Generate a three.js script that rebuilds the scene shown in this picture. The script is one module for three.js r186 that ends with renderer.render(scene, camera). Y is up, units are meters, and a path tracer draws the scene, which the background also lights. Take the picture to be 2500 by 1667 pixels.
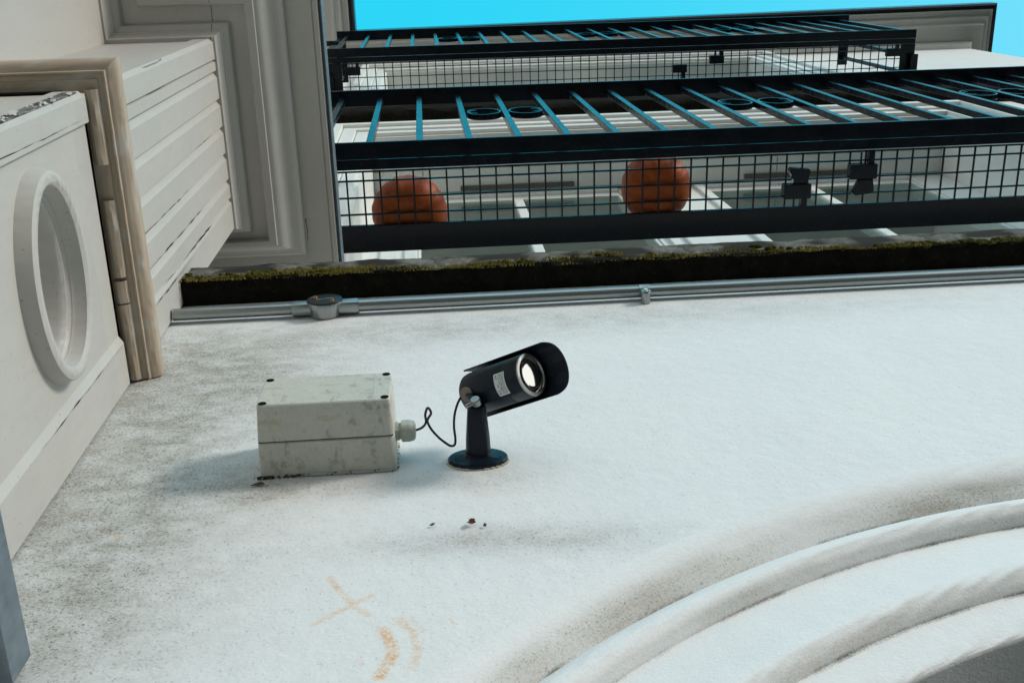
import * as THREE from 'three';
import { mergeGeometries, toCreasedNormals, mergeVertices } from 'three/addons/utils/BufferGeometryUtils.js';
import { RoundedBoxGeometry } from 'three/addons/geometries/RoundedBoxGeometry.js';

// ------------------------------------------------------------------ camera
// x runs along the wall, z points out of the wall into the street, y is up. The lens stands 1.6 m above the pavement.
const EYE = 1.6, h = (v) => v + EYE;
const scene = new THREE.Scene();
const F = 2640, PW = 2500, PH = 1667;
const upC = new THREE.Vector3(-230, 943, F).normalize();
const xC = new THREE.Vector3(1, 0.0525, (230 - 0.0525 * 943) / F).normalize();
const zC = new THREE.Vector3().crossVectors(xC, upC); if (zC.y < 0) zC.negate();
const camera = new THREE.PerspectiveCamera(2 * Math.atan(PH / 2 / F) * 180 / Math.PI, PW / PH, 0.05, 400);
camera.position.set(0, EYE, 0.56);
camera.quaternion.setFromRotationMatrix(new THREE.Matrix4().makeBasis(
  new THREE.Vector3(xC.x, upC.x, zC.x), new THREE.Vector3(xC.y, upC.y, zC.y), new THREE.Vector3(-xC.z, -upC.z, -zC.z)));

// ------------------------------------------------------------------ sky, sun, exposure
const SUN = new THREE.Vector3(0.78, 0.23, 0.58).normalize();
{
  const W = 256, Hh = 128, d = new Float32Array(W * Hh * 4);
  const zen = [0.010, 0.44, 0.62], hor = [0.82, 0.86, 0.88];
  for (let j = 0; j < Hh; j++) for (let i = 0; i < W; i++) {
    const el = (j + 0.5) / Hh * Math.PI - Math.PI / 2, az = ((i + 0.5) / W - 0.5) * 2 * Math.PI;
    const dir = new THREE.Vector3(Math.cos(el) * Math.cos(az), Math.sin(el), Math.cos(el) * Math.sin(az));
    const s = Math.max(0, dir.y), toSun = dir.dot(SUN);
    let t = Math.pow(1 - s, 1.15) + 0.09 * Math.max(0, toSun) * (1 - s * 0.4);
    t = Math.min(1, Math.max(0, t));
    const k = (j * W + i) * 4;
    for (let c = 0; c < 3; c++) d[k + c] = zen[c] + (hor[c] - zen[c]) * t;
    d[k + 3] = 1;
  }
  const sky = new THREE.DataTexture(d, W, Hh, THREE.RGBAFormat, THREE.FloatType);
  sky.mapping = THREE.EquirectangularReflectionMapping; sky.magFilter = THREE.LinearFilter; sky.minFilter = THREE.LinearFilter; sky.wrapS = THREE.RepeatWrapping; sky.needsUpdate = true;
  scene.background = sky; scene.environment = sky;
}
const sun = new THREE.DirectionalLight(new THREE.Color(1, 0.93, 0.84), 1.5);
sun.position.set(0, 4, 0).addScaledVector(SUN, 25); sun.target.position.set(0, 4, 0);
sun.castShadow = true; sun.shadow.radius = 24; sun.shadow.mapSize.set(2048, 2048);
Object.assign(sun.shadow.camera, { left: -9, right: 9, top: 9, bottom: -9, near: 1, far: 60 });
scene.add(sun, sun.target);
const renderer = new THREE.WebGLRenderer({ antialias: true });
renderer.toneMapping = THREE.LinearToneMapping;
renderer.toneMappingExposure = 1.5;
renderer.shadowMap.enabled = true;

// ------------------------------------------------------------------ helpers
let seedState = 20240611;
const rnd = () => { seedState = (seedState + 0x6d2b79f5) | 0; let t = Math.imul(seedState ^ (seedState >>> 15), 1 | seedState); t = (t + Math.imul(t ^ (t >>> 7), 61 | t)) ^ t; return ((t ^ (t >>> 14)) >>> 0) / 4294967296; };
const hash = (x, y, s) => { let n = Math.imul(x, 374761393) + Math.imul(y, 668265263) + Math.imul(s, 1442695041) | 0; n = Math.imul(n ^ (n >>> 13), 1274126177); return ((n ^ (n >>> 16)) >>> 0) / 4294967296; };
const vnoise = (x, y, s = 0) => {
  const i = Math.floor(x), j = Math.floor(y), u = x - i, v = y - j, a = u * u * (3 - 2 * u), b = v * v * (3 - 2 * v);
  const p = hash(i, j, s), q = hash(i + 1, j, s), r = hash(i, j + 1, s), t = hash(i + 1, j + 1, s);
  return p + (q - p) * a + (r - p) * b + (p - q - r + t) * a * b;
};
const fbm = (x, y, o, s = 0) => { let v = 0, a = 0.5, f = 1; for (let i = 0; i < o; i++) { v += a * vnoise(x * f, y * f, s + i * 17); a *= 0.5; f *= 2.03; } return v / (1 - Math.pow(0.5, o)); };
const sstep = (a, b, x) => { const t = Math.min(1, Math.max(0, (x - a) / (b - a))); return t * t * (3 - 2 * t); };
const toS = (v) => 255 * (v <= 0.0031308 ? 12.92 * v : 1.055 * Math.pow(v, 1 / 2.4) - 0.055);
function tex(W, H, fn, colour, wrap = THREE.RepeatWrapping) {      // fn(i, j, out) fills linear rgb (colour) or a 0..1 height
  const d = new Uint8Array(W * H * 4), o = [0, 0, 0];
  for (let j = 0; j < H; j++) for (let i = 0; i < W; i++) {
    const k = (j * W + i) * 4;
    if (colour) { fn(i, j, o); for (let c = 0; c < 3; c++) d[k + c] = toS(Math.min(1, Math.max(0, o[c]))); } else { const v = fn(i, j) * 255; d[k] = d[k + 1] = d[k + 2] = v < 0 ? 0 : v > 255 ? 255 : v; }
    d[k + 3] = 255;
  }
  const t = new THREE.DataTexture(d, W, H); t.wrapS = t.wrapT = wrap; t.magFilter = THREE.LinearFilter; t.minFilter = THREE.LinearMipmapLinearFilter; t.generateMipmaps = true;
  if (colour) t.colorSpace = THREE.SRGBColorSpace; t.needsUpdate = true; return t;
}
const rep = (t, u, v = u) => { const c = t.clone(); c.repeat.set(u, v); c.needsUpdate = true; return c; };

const taken = new Map();
const numbered = (n) => { const k = taken.get(n) || 0; taken.set(n, k + 1); return k ? n + '_' + String(k).padStart(3, '0') : n; };
function thing(name, label, category, base, group) {
  const g = new THREE.Group(); g.name = numbered(name); g.userData = { label, category }; if (group) g.userData.group = group;
  g.position.set(...base); scene.add(g); return g;
}
// geometry is given in world coordinates; a part is stored relative to its thing's base
function part(parent, name, geo, mat, label) {
  const m = new THREE.Mesh(geo, mat); m.name = name; m.castShadow = m.receiveShadow = true;
  let root = parent; while (root.parent && root.parent !== scene) root = root.parent;
  if (parent === root) m.position.copy(root.position).negate();
  if (label) m.userData.label = label;
  parent.add(m); return m;
}
function boxUV(geo) {
  const g = geo.index ? geo.toNonIndexed() : geo, p = g.attributes.position, uv = new Float32Array(p.count * 2);
  const a = new THREE.Vector3(), b = new THREE.Vector3(), c = new THREE.Vector3();
  for (let i = 0; i < p.count; i += 3) {
    a.fromBufferAttribute(p, i); b.fromBufferAttribute(p, i + 1); c.fromBufferAttribute(p, i + 2);
    const n = b.clone().sub(a).cross(c.clone().sub(a)), x = Math.abs(n.x), y = Math.abs(n.y), z = Math.abs(n.z);
    for (let k = 0; k < 3; k++) {
      const q = [a, b, c][k]; let u, v;
      if (x >= y && x >= z) { u = q.z; v = q.y; } else if (y >= z) { u = q.x; v = q.z; } else { u = q.x; v = q.y; }
      uv[(i + k) * 2] = u; uv[(i + k) * 2 + 1] = v;
    }
  }
  g.setAttribute('uv', new THREE.BufferAttribute(uv, 2)); return g;
}
const V = (x, y, z) => new THREE.Vector3(x, h(y), z);              // y given above the eye
function box(x0, x1, y0, y1, z0, z1, r = 0.002) {
  const w = x1 - x0, e = y1 - y0, d = z1 - z0, rr = Math.min(r, w * 0.3, e * 0.3, d * 0.3);
  const g = rr > 0 ? new RoundedBoxGeometry(w, e, d, 1, rr) : new THREE.BoxGeometry(w, e, d);
  g.translate((x0 + x1) / 2, h((y0 + y1) / 2), (z0 + z1) / 2); return boxUV(g);
}
// rows: one polyline per profile point, all of the same length; makes the surface between them
function sheet(rows, crease = 0.6, flip = false) {
  const n = rows.length, m = rows[0].length, pos = [], uv = [], idx = [];
  let v = 0;
  for (let i = 0; i < n; i++) {
    if (i) v += rows[i][0].distanceTo(rows[i - 1][0]);
    let u = 0;
    for (let j = 0; j < m; j++) { if (j) u += rows[0][j].distanceTo(rows[0][j - 1]); const p = rows[i][j]; pos.push(p.x, p.y, p.z); uv.push(u, v); }
  }
  for (let i = 0; i < n - 1; i++) for (let j = 0; j < m - 1; j++) {
    const a = i * m + j, b = a + 1, c = a + m, d = c + 1;
    if (flip) idx.push(a, c, b, b, c, d); else idx.push(a, b, c, b, d, c);
  }
  const g = new THREE.BufferGeometry();
  g.setAttribute('position', new THREE.Float32BufferAttribute(pos, 3)); g.setAttribute('uv', new THREE.Float32BufferAttribute(uv, 2)); g.setIndex(idx);
  g.computeVertexNormals();
  return toCreasedNormals(g, crease);
}
function tube(pts, r, seg = 60, rad = 10) { return new THREE.TubeGeometry(new THREE.CatmullRomCurve3(pts, false, 'centripetal'), seg, r, rad, false); }
function cyl(a, b, r0, r1 = r0, seg = 24) {
  const d = b.clone().sub(a), g = new THREE.CylinderGeometry(r1, r0, d.length(), seg);
  g.applyQuaternion(new THREE.Quaternion().setFromUnitVectors(new THREE.Vector3(0, 1, 0), d.clone().normalize()));
  return g.translate((a.x + b.x) / 2, (a.y + b.y) / 2, (a.z + b.z) / 2);
}
function lathe(profile, origin, axis, seg = 48) {                   // profile: [radius, distance along the axis]
  const g = new THREE.LatheGeometry(profile.map(([r, t]) => new THREE.Vector2(r, t)), seg);
  const c = toCreasedNormals(g, 0.7);
  c.applyQuaternion(new THREE.Quaternion().setFromUnitVectors(new THREE.Vector3(0, 1, 0), axis.clone().normalize()));
  return c.translate(origin.x, origin.y, origin.z);
}
const rgb = (r, g, b) => new THREE.Color().setRGB(r, g, b);

// ------------------------------------------------------------------ textures and materials
// the stucco map covers 2.4 m x 2.4 m of wall, x -0.6..1.8 and 0.3 m below to 2.1 m above the eye
const WX0 = -0.6, WY0 = -0.3, WS = 2.4, WN = 2048;
const gauss = (x, y, cx, cy, sx, sy) => Math.exp(-((x - cx) ** 2 / (2 * sx * sx) + (y - cy) ** 2 / (2 * sy * sy)));
const strokes = [[[-.115, .912], [-.106, .891], [-.096, .8735], [-.0854, .855], [-.076, .846]], [[-.1247, .8366], [-.1175, .8425], [-.1057, .852], [-.0876, .8667], [-.08, .8715], [-.0736, .8765]],
  [[-.0622, .82], [-.0573, .8063], [-.0532, .7944], [-.053, .782], [-.0564, .7716], [-.0631, .7548]], [[-.0487, .8355], [-.0361, .8154], [-.0323, .7982], [-.0315, .7856], [-.0359, .7621]],
  [[-.0362, .8354], [-.0269, .8156]], [[-.0028, .83], [.0024, .8213]], [[-.0804, .7853], [-.0776, .7729]], [[-.349, 1.022], [-.336, 1.018]]];
const strokeW = [.0034, .0034, .0052, .0042, .0026, .0014, .0022, .002], strokeA = [.42, .36, .7, .34, .18, .5, .22, .5];
const strokeAt = (x, y) => {
  let best = 0;
  for (let s = 0; s < strokes.length; s++) { const P = strokes[s];
    for (let i = 0; i < P.length - 1; i++) {
      const ax = P[i][0], ay = P[i][1], dx = P[i + 1][0] - ax, dy = P[i + 1][1] - ay;
      const t = Math.min(1, Math.max(0, ((x - ax) * dx + (y - ay) * dy) / (dx * dx + dy * dy)));
      const d = Math.hypot(x - ax - dx * t, y - ay - dy * t);
      if (d < strokeW[s] * 1.6) best = Math.max(best, strokeA[s] * sstep(strokeW[s] * 1.6, strokeW[s] * 0.3, d));
    } }
  return best;
};
const dirtShadeAt = (x, y) => Math.min(1,  // dirt; the film at left by the bay also carries painted shade
  1.1 * gauss(x, y, -.44, 1.36, .14, .2) + 1.0 * gauss(x, y, -.45, 1.03, .13, .17) + .5 * gauss(x, y, -.28, 1.46, .12, .09) + .42 * gauss(x, y, -.1, 1.62, .3, .05) +
  .5 * gauss(x, y, -.22, 1.115, .035, .03) + .45 * gauss(x, y, -.12, 1.10, .09, .02) + .55 * gauss(x, y, .03, .965, .09, .02) + .3 * gauss(x, y, .14, .95, .06, .02) + .3 * gauss(x, y, .04, 1.1, .04, .02) +
  .35 * gauss(x, y, .4, 1.66, .4, .05) + .45 * gauss(x, y, -.35, .86, .09, .12) + .07);
const stuccoMap = tex(WN, WN, (i, j, o) => {
  const x = WX0 + (i + .5) / WN * WS, y = WY0 + (j + .5) / WN * WS;
  const D = dirtShadeAt(x, y), big = fbm(x * 5, y * 5, 3, 3), mid = fbm(x * 40, y * 60, 3, 9);
  const grain = vnoise(i * .55, j * .8, 21) * .6 + hash(i, j, 5) * .4;
  const film = Math.min(.85, D * (.28 + .62 * mid) * (.5 + .8 * grain));
  let r = .755 - .05 * (big - .5), g = .775 - .045 * (big - .5), b = .785 - .02 * (big - .5);
  const tone = 1 - .05 * (grain - .5); r *= tone; g *= tone; b *= tone;
  r += (.22 - r) * film; g += (.195 - g) * film; b += (.145 - b) * film;
  // separate specks of soot and lichen, more of them where the wall is dirty
  const sx = vnoise(i * .8, j * .9, 31), sp = sx * .62 + hash(i, j, 8) * .38;
  const cut = .885 - .13 * D - .04 * mid;
  const sk = sstep(cut, cut + .06, sp) * (.35 + .5 * D);
  r += (.10 - r) * sk; g += (.095 - g) * sk; b += (.08 - b) * sk;
  if (x < .02 && y > .73 && y < 1.04) { const s = strokeAt(x, y) * (.25 + 1.0 * sstep(.3, .75, grain)) * (.5 + mid); if (s > 0) { const q = Math.min(.9, s); r += (.72 - r) * q; g += (.36 - g) * q; b += (.10 - b) * q; } }
  o[0] = r; o[1] = g; o[2] = b;
}, true, THREE.MirroredRepeatWrapping);
const stuccoBump = tex(WN, WN, (i, j) => {
  const x = WX0 + (i + .5) / WN * WS, y = WY0 + (j + .5) / WN * WS;
  const c = i * .8 - j * .6, d = i * .6 + j * .8; return .58 * fbm(x * 7 + .3 * y, y * 5.5, 3, 41) + .26 * fbm((x * .8 - y * .6) * 60, (x * .6 + y * .8) * 60, 3, 45) + .10 * (vnoise(c * .45, d * .45, 47) * .5 + hash(i, j, 49) * .5);
}, false, THREE.MirroredRepeatWrapping);
const wallUV = (g) => { const p = g.attributes.position, uv = new Float32Array(p.count * 2); for (let i = 0; i < p.count; i++) { uv[i * 2] = (p.getX(i) - WX0) / WS; uv[i * 2 + 1] = (p.getY(i) - EYE - WY0) / WS; } g.setAttribute('uv', new THREE.BufferAttribute(uv, 2)); return g; };

const paintMap = tex(1024, 1024, (i, j, o) => {                     // one metre of old cream gloss paint; hairline cracks run upwards
  const x = i / 1024, y = j / 1024, wob = .012 * (fbm(y * 9, x * 2, 3, 61) - .5);
  const big = fbm(x * 6, y * 4, 3, 63), fine = fbm(x * 70, y * 30, 3, 66);
  let r = .47, g = .455, b = .425; const t = 1 + .10 * (big - .5) + .07 * (fine - .5); r *= t; g *= t; b *= t * (1 - .06 * (big - .5));
  const cx = (x + wob) * 26, cell = Math.floor(cx), on = hash(cell, Math.floor(y * 7 + hash(cell, 3, 71) * 7), 73);
  const edge = Math.abs(cx - cell - .5) / 26;
  if (on > .97 && edge < .0011 * (.4 + fbm(y * 40, cell, 2, 75))) { r *= .35; g *= .32; b *= .28; }
  const sp = vnoise(i * .42, j * .3, 77) * .75 + hash(i, j, 78) * .25, cut = .955 - .05 * big;
  const sk = sstep(cut, cut + .03, sp); r += (.12 - r) * sk; g += (.10 - g) * sk; b += (.08 - b) * sk;
  o[0] = r; o[1] = g; o[2] = b;
}, true);
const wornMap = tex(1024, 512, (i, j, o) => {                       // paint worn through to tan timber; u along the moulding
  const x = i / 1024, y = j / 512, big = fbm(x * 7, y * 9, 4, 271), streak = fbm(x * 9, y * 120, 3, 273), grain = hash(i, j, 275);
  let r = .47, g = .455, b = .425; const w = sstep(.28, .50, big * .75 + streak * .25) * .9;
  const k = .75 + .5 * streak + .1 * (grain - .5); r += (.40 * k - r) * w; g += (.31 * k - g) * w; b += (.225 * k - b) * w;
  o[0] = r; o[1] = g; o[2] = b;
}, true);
const paintBump = tex(512, 512, (i, j) => { const x = i / 512, y = j / 512; return .6 * fbm(x * 12, y * 5, 4, 81) + .4 * fbm(x * 90, y * 24, 2, 83); });
const stoneMap = tex(512, 512, (i, j, o) => {
  const x = i / 512, y = j / 512, n = fbm(x * 9, y * 9, 5, 91), m = fbm(x * 60, y * 60, 2, 95);
  const k = .022 + .085 * sstep(.35, .7, n) * (.4 + 1.1 * m); o[0] = k * 1.02; o[1] = k; o[2] = k * .93;
}, true);
const grimeMap = tex(512, 512, (i, j, o) => {
  const n = fbm(i / 512 * 24, j / 512 * 24, 4, 101), m = hash(i >> 1, j >> 1, 103);
  const k = .004 + .009 * n + (m > .985 ? .05 * n : 0); o[0] = k * 1.1; o[1] = k; o[2] = k * .75;
}, true);
const zincMap = tex(512, 512, (i, j, o) => { const n = fbm(i / 512 * 40, j / 512 * 12, 4, 111), s = fbm(i / 512 * 6, j / 512 * 30, 3, 113); const k = .30 + .22 * n - .10 * s; o[0] = k * .93; o[1] = k; o[2] = k; }, true);
const boxMap = tex(512, 512, (i, j, o) => {                         // grey-cream plastic with dirt smears; one tile = 0.16 m
  const x = i / 512, y = j / 512, n = fbm(x * 7, y * 7, 4, 121), f = fbm(x * 40, y * 30, 3, 123);
  let r = .52, g = .515, b = .455; const t = 1 + .16 * (f - .5) + .08 * (n - .5); r *= t; g *= t; b *= t;
  const dirt = sstep(.56, .78, fbm(x * 16, y * 10, 4, 125)) * .42 * sstep(.35, .6, f); r += (.13 - r) * dirt; g += (.12 - g) * dirt; b += (.09 - b) * dirt;
  const sp = vnoise(i * .22, j * .22, 127); if (sp > .955) { r = g = b = .07; }
  const rust = sstep(.66, .78, fbm(x * 5 + 3, y * 14, 4, 129)) * .35; r += (.45 - r) * rust; g += (.27 - g) * rust; b += (.12 - b) * rust;
  o[0] = r; o[1] = g; o[2] = b;
}, true);
const ironMap = tex(512, 512, (i, j, o) => { const n = fbm(i / 512 * 30, j / 512 * 30, 4, 131), k = .0055 + .0025 * sstep(.5, .8, n); o[0] = k * .7; o[1] = k * 1.1; o[2] = k * 1.9; }, true);
const ironRough = tex(256, 256, (i, j) => .10 + .22 * fbm(i / 256 * 20, j / 256 * 20, 4, 135));
const pumpMap = tex(512, 256, (i, j, o) => { const n = fbm(i / 512 * 24, j / 256 * 9, 4, 141), f = fbm(i / 512 * 90, j / 256 * 40, 2, 143), t = .72 + .5 * n + .2 * (f - .5); o[0] = .34 * t; o[1] = .070 * t * (.6 + .8 * n); o[2] = .012 * t; }, true);
// arch mouldings as [radius, depth]; lengths along the profile place the dirt in its inner corners
const archProf = { arch_cove: [[1.106, 0], [1.100, -.0004], [1.093, -.0018], [1.086, -.0046], [1.079, -.0086], [1.0725, -.0136], [1.067, -.0192], [1.0625, -.0250], [1.0600, -.0300]],
  arch_bead: [[1.0600, -.0300], [1.0575, -.0285], [1.052, -.0235], [1.044, -.0178], [1.036, -.0140], [1.030, -.0125], [1.0255, -.0135], [1.0215, -.0170], [1.0185, -.0225], [1.0165, -.0285], [1.0155, -.0345]],
  arch_fascia: [[1.0155, -.0345], [1.012, -.0340], [1.004, -.0320], [.985, -.0295], [.960, -.0260], [.942, -.0225], [.935, -.0212], [.9295, -.0220], [.9250, -.0250], [.9215, -.0300], [.9190, -.0360], [.9175, -.0410]],
  arch_inner_fascia: [[.9175, -.0410], [.913, -.0412], [.890, -.0415], [.874, -.0425], [.869, -.0433], [.8665, -.0455], [.866, -.05]],
  arch_soffit: [[.866, -.05], [.866, -.14], [.866, -.36]] };
const archAt = {}; { let q = 0; for (const k of ['arch_cove', 'arch_bead', 'arch_fascia', 'arch_inner_fascia', 'arch_soffit']) { archAt[k] = q; const P = archProf[k]; for (let i = 1; i < P.length; i++) q += Math.hypot(P[i][0] - P[i - 1][0], P[i][1] - P[i - 1][1]); } }
const A1 = archAt.arch_bead, A2 = archAt.arch_fascia, A3 = archAt.arch_inner_fascia;
const archMap = tex(2048, 512, (i, j, o) => {                       // u: arc length (3.9 m), v: across the mouldings from the wall inwards (0.30 m)
  const u = i / 2048 * 1.95, v = j / 512 * .34, m = fbm(u * 18, v * 60, 3, 151), patch = fbm(u * 3.2, v * 4, 3, 153);
  const grain = vnoise(i * .8, j * .9, 155) * .6 + hash(i, j, 156) * .4;
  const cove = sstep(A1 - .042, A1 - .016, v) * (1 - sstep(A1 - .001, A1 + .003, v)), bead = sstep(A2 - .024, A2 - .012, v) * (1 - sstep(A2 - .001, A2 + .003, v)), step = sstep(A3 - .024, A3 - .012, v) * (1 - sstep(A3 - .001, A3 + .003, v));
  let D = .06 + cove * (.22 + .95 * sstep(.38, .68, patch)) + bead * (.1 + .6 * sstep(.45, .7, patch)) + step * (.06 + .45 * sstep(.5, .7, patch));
  // clumps of grit caught in the inner corners
  const clump = fbm(u * 26, v * 20, 3, 157);
  D = Math.min(1.2, D);
  const film = Math.min(.8, D * (.16 + .60 * m) * (.6 + .6 * grain));
  let r = .755, g = .775, b = .785; const t = 1 - .05 * (grain - .5); r *= t; g *= t; b *= t;
  r += (.30 - r) * film; g += (.26 - g) * film; b += (.19 - b) * film;
  const sp = vnoise(i * .75, j * .85, 159) * .65 + hash(i, j, 160) * .35, cut = .86 - .16 * D;
  let sk = sstep(cut, cut + .05, sp) * (.18 + .34 * D);
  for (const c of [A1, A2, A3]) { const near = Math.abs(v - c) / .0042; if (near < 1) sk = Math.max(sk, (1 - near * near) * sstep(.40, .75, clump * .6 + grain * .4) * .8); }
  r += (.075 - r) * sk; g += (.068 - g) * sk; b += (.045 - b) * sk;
  o[0] = r; o[1] = g; o[2] = b;
}, true);
const archBump = tex(2048, 512, (i, j) => { const u = i / 2048 * 1.95, v = j / 512 * .3; return .8 * fbm(u * 22, v * 30, 4, 161) + .2 * (vnoise(i * .7, j * .7, 163) * .6 + vnoise(i * .3, j * .3, 165) * .4); });

const std = (o) => new THREE.MeshStandardMaterial(o);
const M = {
  stucco: std({ map: stuccoMap, bumpMap: stuccoBump, bumpScale: .0030, roughness: .8 }),
  arch: std({ map: archMap, bumpMap: archBump, bumpScale: .0016, roughness: .8 }),
  paint: std({ map: paintMap, bumpMap: paintBump, bumpScale: .0012, roughness: .5 }),
  paintFine: std({ map: rep(paintMap, .6), bumpMap: rep(paintBump, .6), bumpScale: .001, roughness: .5 }),
  white: std({ map: rep(paintMap, .6), bumpMap: rep(paintBump, .6), bumpScale: .001, roughness: .45, color: rgb(1.55, 1.6, 1.64) }),
  render: std({ map: rep(paintMap, .3), bumpMap: rep(stuccoBump, .3), bumpScale: .002, roughness: .8, color: rgb(1.4, 1.45, 1.5) }),
  stone: new THREE.MeshPhysicalMaterial({ map: rep(stoneMap, 2.2), bumpMap: rep(stoneMap, 2.2), bumpScale: .004, roughness: 1, specularIntensity: .12, color: rgb(1.5, 1.5, 1.45) }),
  grime: new THREE.MeshPhysicalMaterial({ map: rep(grimeMap, 3), roughness: 1, specularIntensity: .12 }),
  dark: new THREE.MeshPhysicalMaterial({ color: rgb(.008, .007, .006), roughness: 1, specularIntensity: .15 }),
  iron: new THREE.MeshPhysicalMaterial({ map: rep(ironMap, 3), roughnessMap: rep(ironRough, 3), roughness: 1, specularIntensity: .4 }),
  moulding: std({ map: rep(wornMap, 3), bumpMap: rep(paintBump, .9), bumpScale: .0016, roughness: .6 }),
  zinc: std({ map: rep(zincMap, 6), roughness: .28, metalness: .85 }),
  lead: std({ map: rep(zincMap, 4), color: rgb(.42, .50, .58), roughness: .5, metalness: .35 }),
  plastic: std({ map: rep(boxMap, 6.25), roughness: .5 }),
  camBlack: new THREE.MeshPhysicalMaterial({ map: rep(ironMap, 8), color: rgb(1.1, 1.5, 1.7), roughness: .35, specularIntensity: .4 }),
  rubber: std({ color: rgb(.012, .012, .013), roughness: .5 }),
  chrome: std({ color: rgb(.62, .60, .56), roughness: .22, metalness: 1 }),
  steel: std({ color: rgb(.34, .33, .31), roughness: .35, metalness: .9 }),
  mirror: std({ color: rgb(.80, .74, .66), roughness: .06, metalness: 1 }),
  brass: std({ color: rgb(.55, .22, .08), roughness: .35, metalness: 1 }),
  pumpkin: new THREE.MeshPhysicalMaterial({ map: pumpMap, roughness: .5, specularIntensity: .5 }),
  stalk: std({ color: rgb(.12, .11, .04), roughness: .9 }),
  glass: new THREE.MeshPhysicalMaterial({ color: rgb(.86, .95, .93), transmission: 1, thickness: 0, roughness: .02, ior: 1.52 }),
  room: std({ color: rgb(.46, .45, .42), roughness: .9 }),
  crack: new THREE.MeshPhysicalMaterial({ color: rgb(.03, .022, .016), roughness: 1, specularIntensity: .1, side: THREE.DoubleSide }),
  wood: std({ map: rep(stoneMap, 5), color: rgb(2.0, 1.95, 1.9), bumpMap: rep(paintBump, 3), bumpScale: .002, roughness: .95 }),
  leaf: std({ color: rgb(.07, .03, .02), roughness: .8, side: THREE.DoubleSide }),
};

// ------------------------------------------------------------------ ground
{
  const gm = tex(512, 512, (i, j, o) => { const n = fbm(i / 512 * 12, j / 512 * 12, 4, 171), f = hash(i, j, 173), k = .035 + .025 * n + .012 * f; o[0] = k * 1.25; o[1] = k; o[2] = k * .75; }, true);
  const g = boxUV(new THREE.BoxGeometry(160, .2, 160)); g.translate(0, -.1, 0);
  const m = new THREE.Mesh(g, std({ map: rep(gm, .5), roughness: .9 })); m.name = 'pavement'; m.receiveShadow = true; m.userData = { kind: 'structure', label: 'grey paved street below the walls' }; scene.add(m);
}

// ------------------------------------------------------------------ lower stucco wall with the arched doorway
const AX = .768, AY = -.026, AR = 1.106;
{
  const t = thing('stucco_wall', 'white speckled stucco wall carrying the security camera, with a moulded arch', 'wall', [0, 0, 0]);
  const s = new THREE.Shape(); s.moveTo(-3, 0); s.lineTo(-3, h(1.822)); s.lineTo(4.13, h(1.822)); s.lineTo(4.13, 0); s.lineTo(AX + AR, 0); s.lineTo(AX + AR, h(AY));
  for (let a = 1; a <= 96; a++) s.lineTo(AX + AR * Math.cos(Math.PI * a / 96), h(AY) + AR * Math.sin(Math.PI * a / 96));
  s.lineTo(AX - AR, 0); s.closePath();
  const g = new THREE.ExtrudeGeometry(s, { depth: .3, bevelEnabled: false, curveSegments: 4 }); g.translate(0, 0, -.3);
  part(t, 'wall_face', wallUV(g), M.stucco);
  const path = (r, z) => { const p = []; for (let k = 0; k <= 14; k++) p.push(new THREE.Vector3(AX - r, h(AY) * k / 15, z)); for (let a = 0; a <= 150; a++) { const q = Math.PI * (1 - a / 150); p.push(new THREE.Vector3(AX + r * Math.cos(q), h(AY) + r * Math.sin(q), z)); } for (let k = 1; k <= 15; k++) p.push(new THREE.Vector3(AX + r, h(AY) * (1 - k / 15), z)); return p; };
  const mould = (name) => {
    const prof = archProf[name], paths = prof.map(([r, z]) => path(r, z)), m = paths[0].length, g = sheet(paths, .9, false), p = g.attributes.position, uv = g.attributes.uv;
    for (let i = 0; i < p.count; i++) {                             // u: arc length at one metre radius, v: length across the profile
      const x = p.getX(i) - AX, y = p.getY(i) - h(AY), a = y > 0 ? Math.atan2(y, -x) : (x < 0 ? y : Math.PI - y);
      uv.setXY(i, (a - .45) / 1.95, (uv.getY(i) + archAt[name]) / .34);
    }
    return part(t, name, g, M.arch);
  };
  mould('arch_cove');
  mould('arch_bead');
  mould('arch_fascia');
  mould('arch_inner_fascia');
  mould('arch_soffit');
  part(t, 'unseen_dark_back', box(AX - .95, AX + .95, -1.6, .92, -.46, -.36, .004), std({ color: rgb(.05, .055, .06), roughness: .4 }));  // unseen recess back, made dark to cut light bounced onto undersides
}

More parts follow.
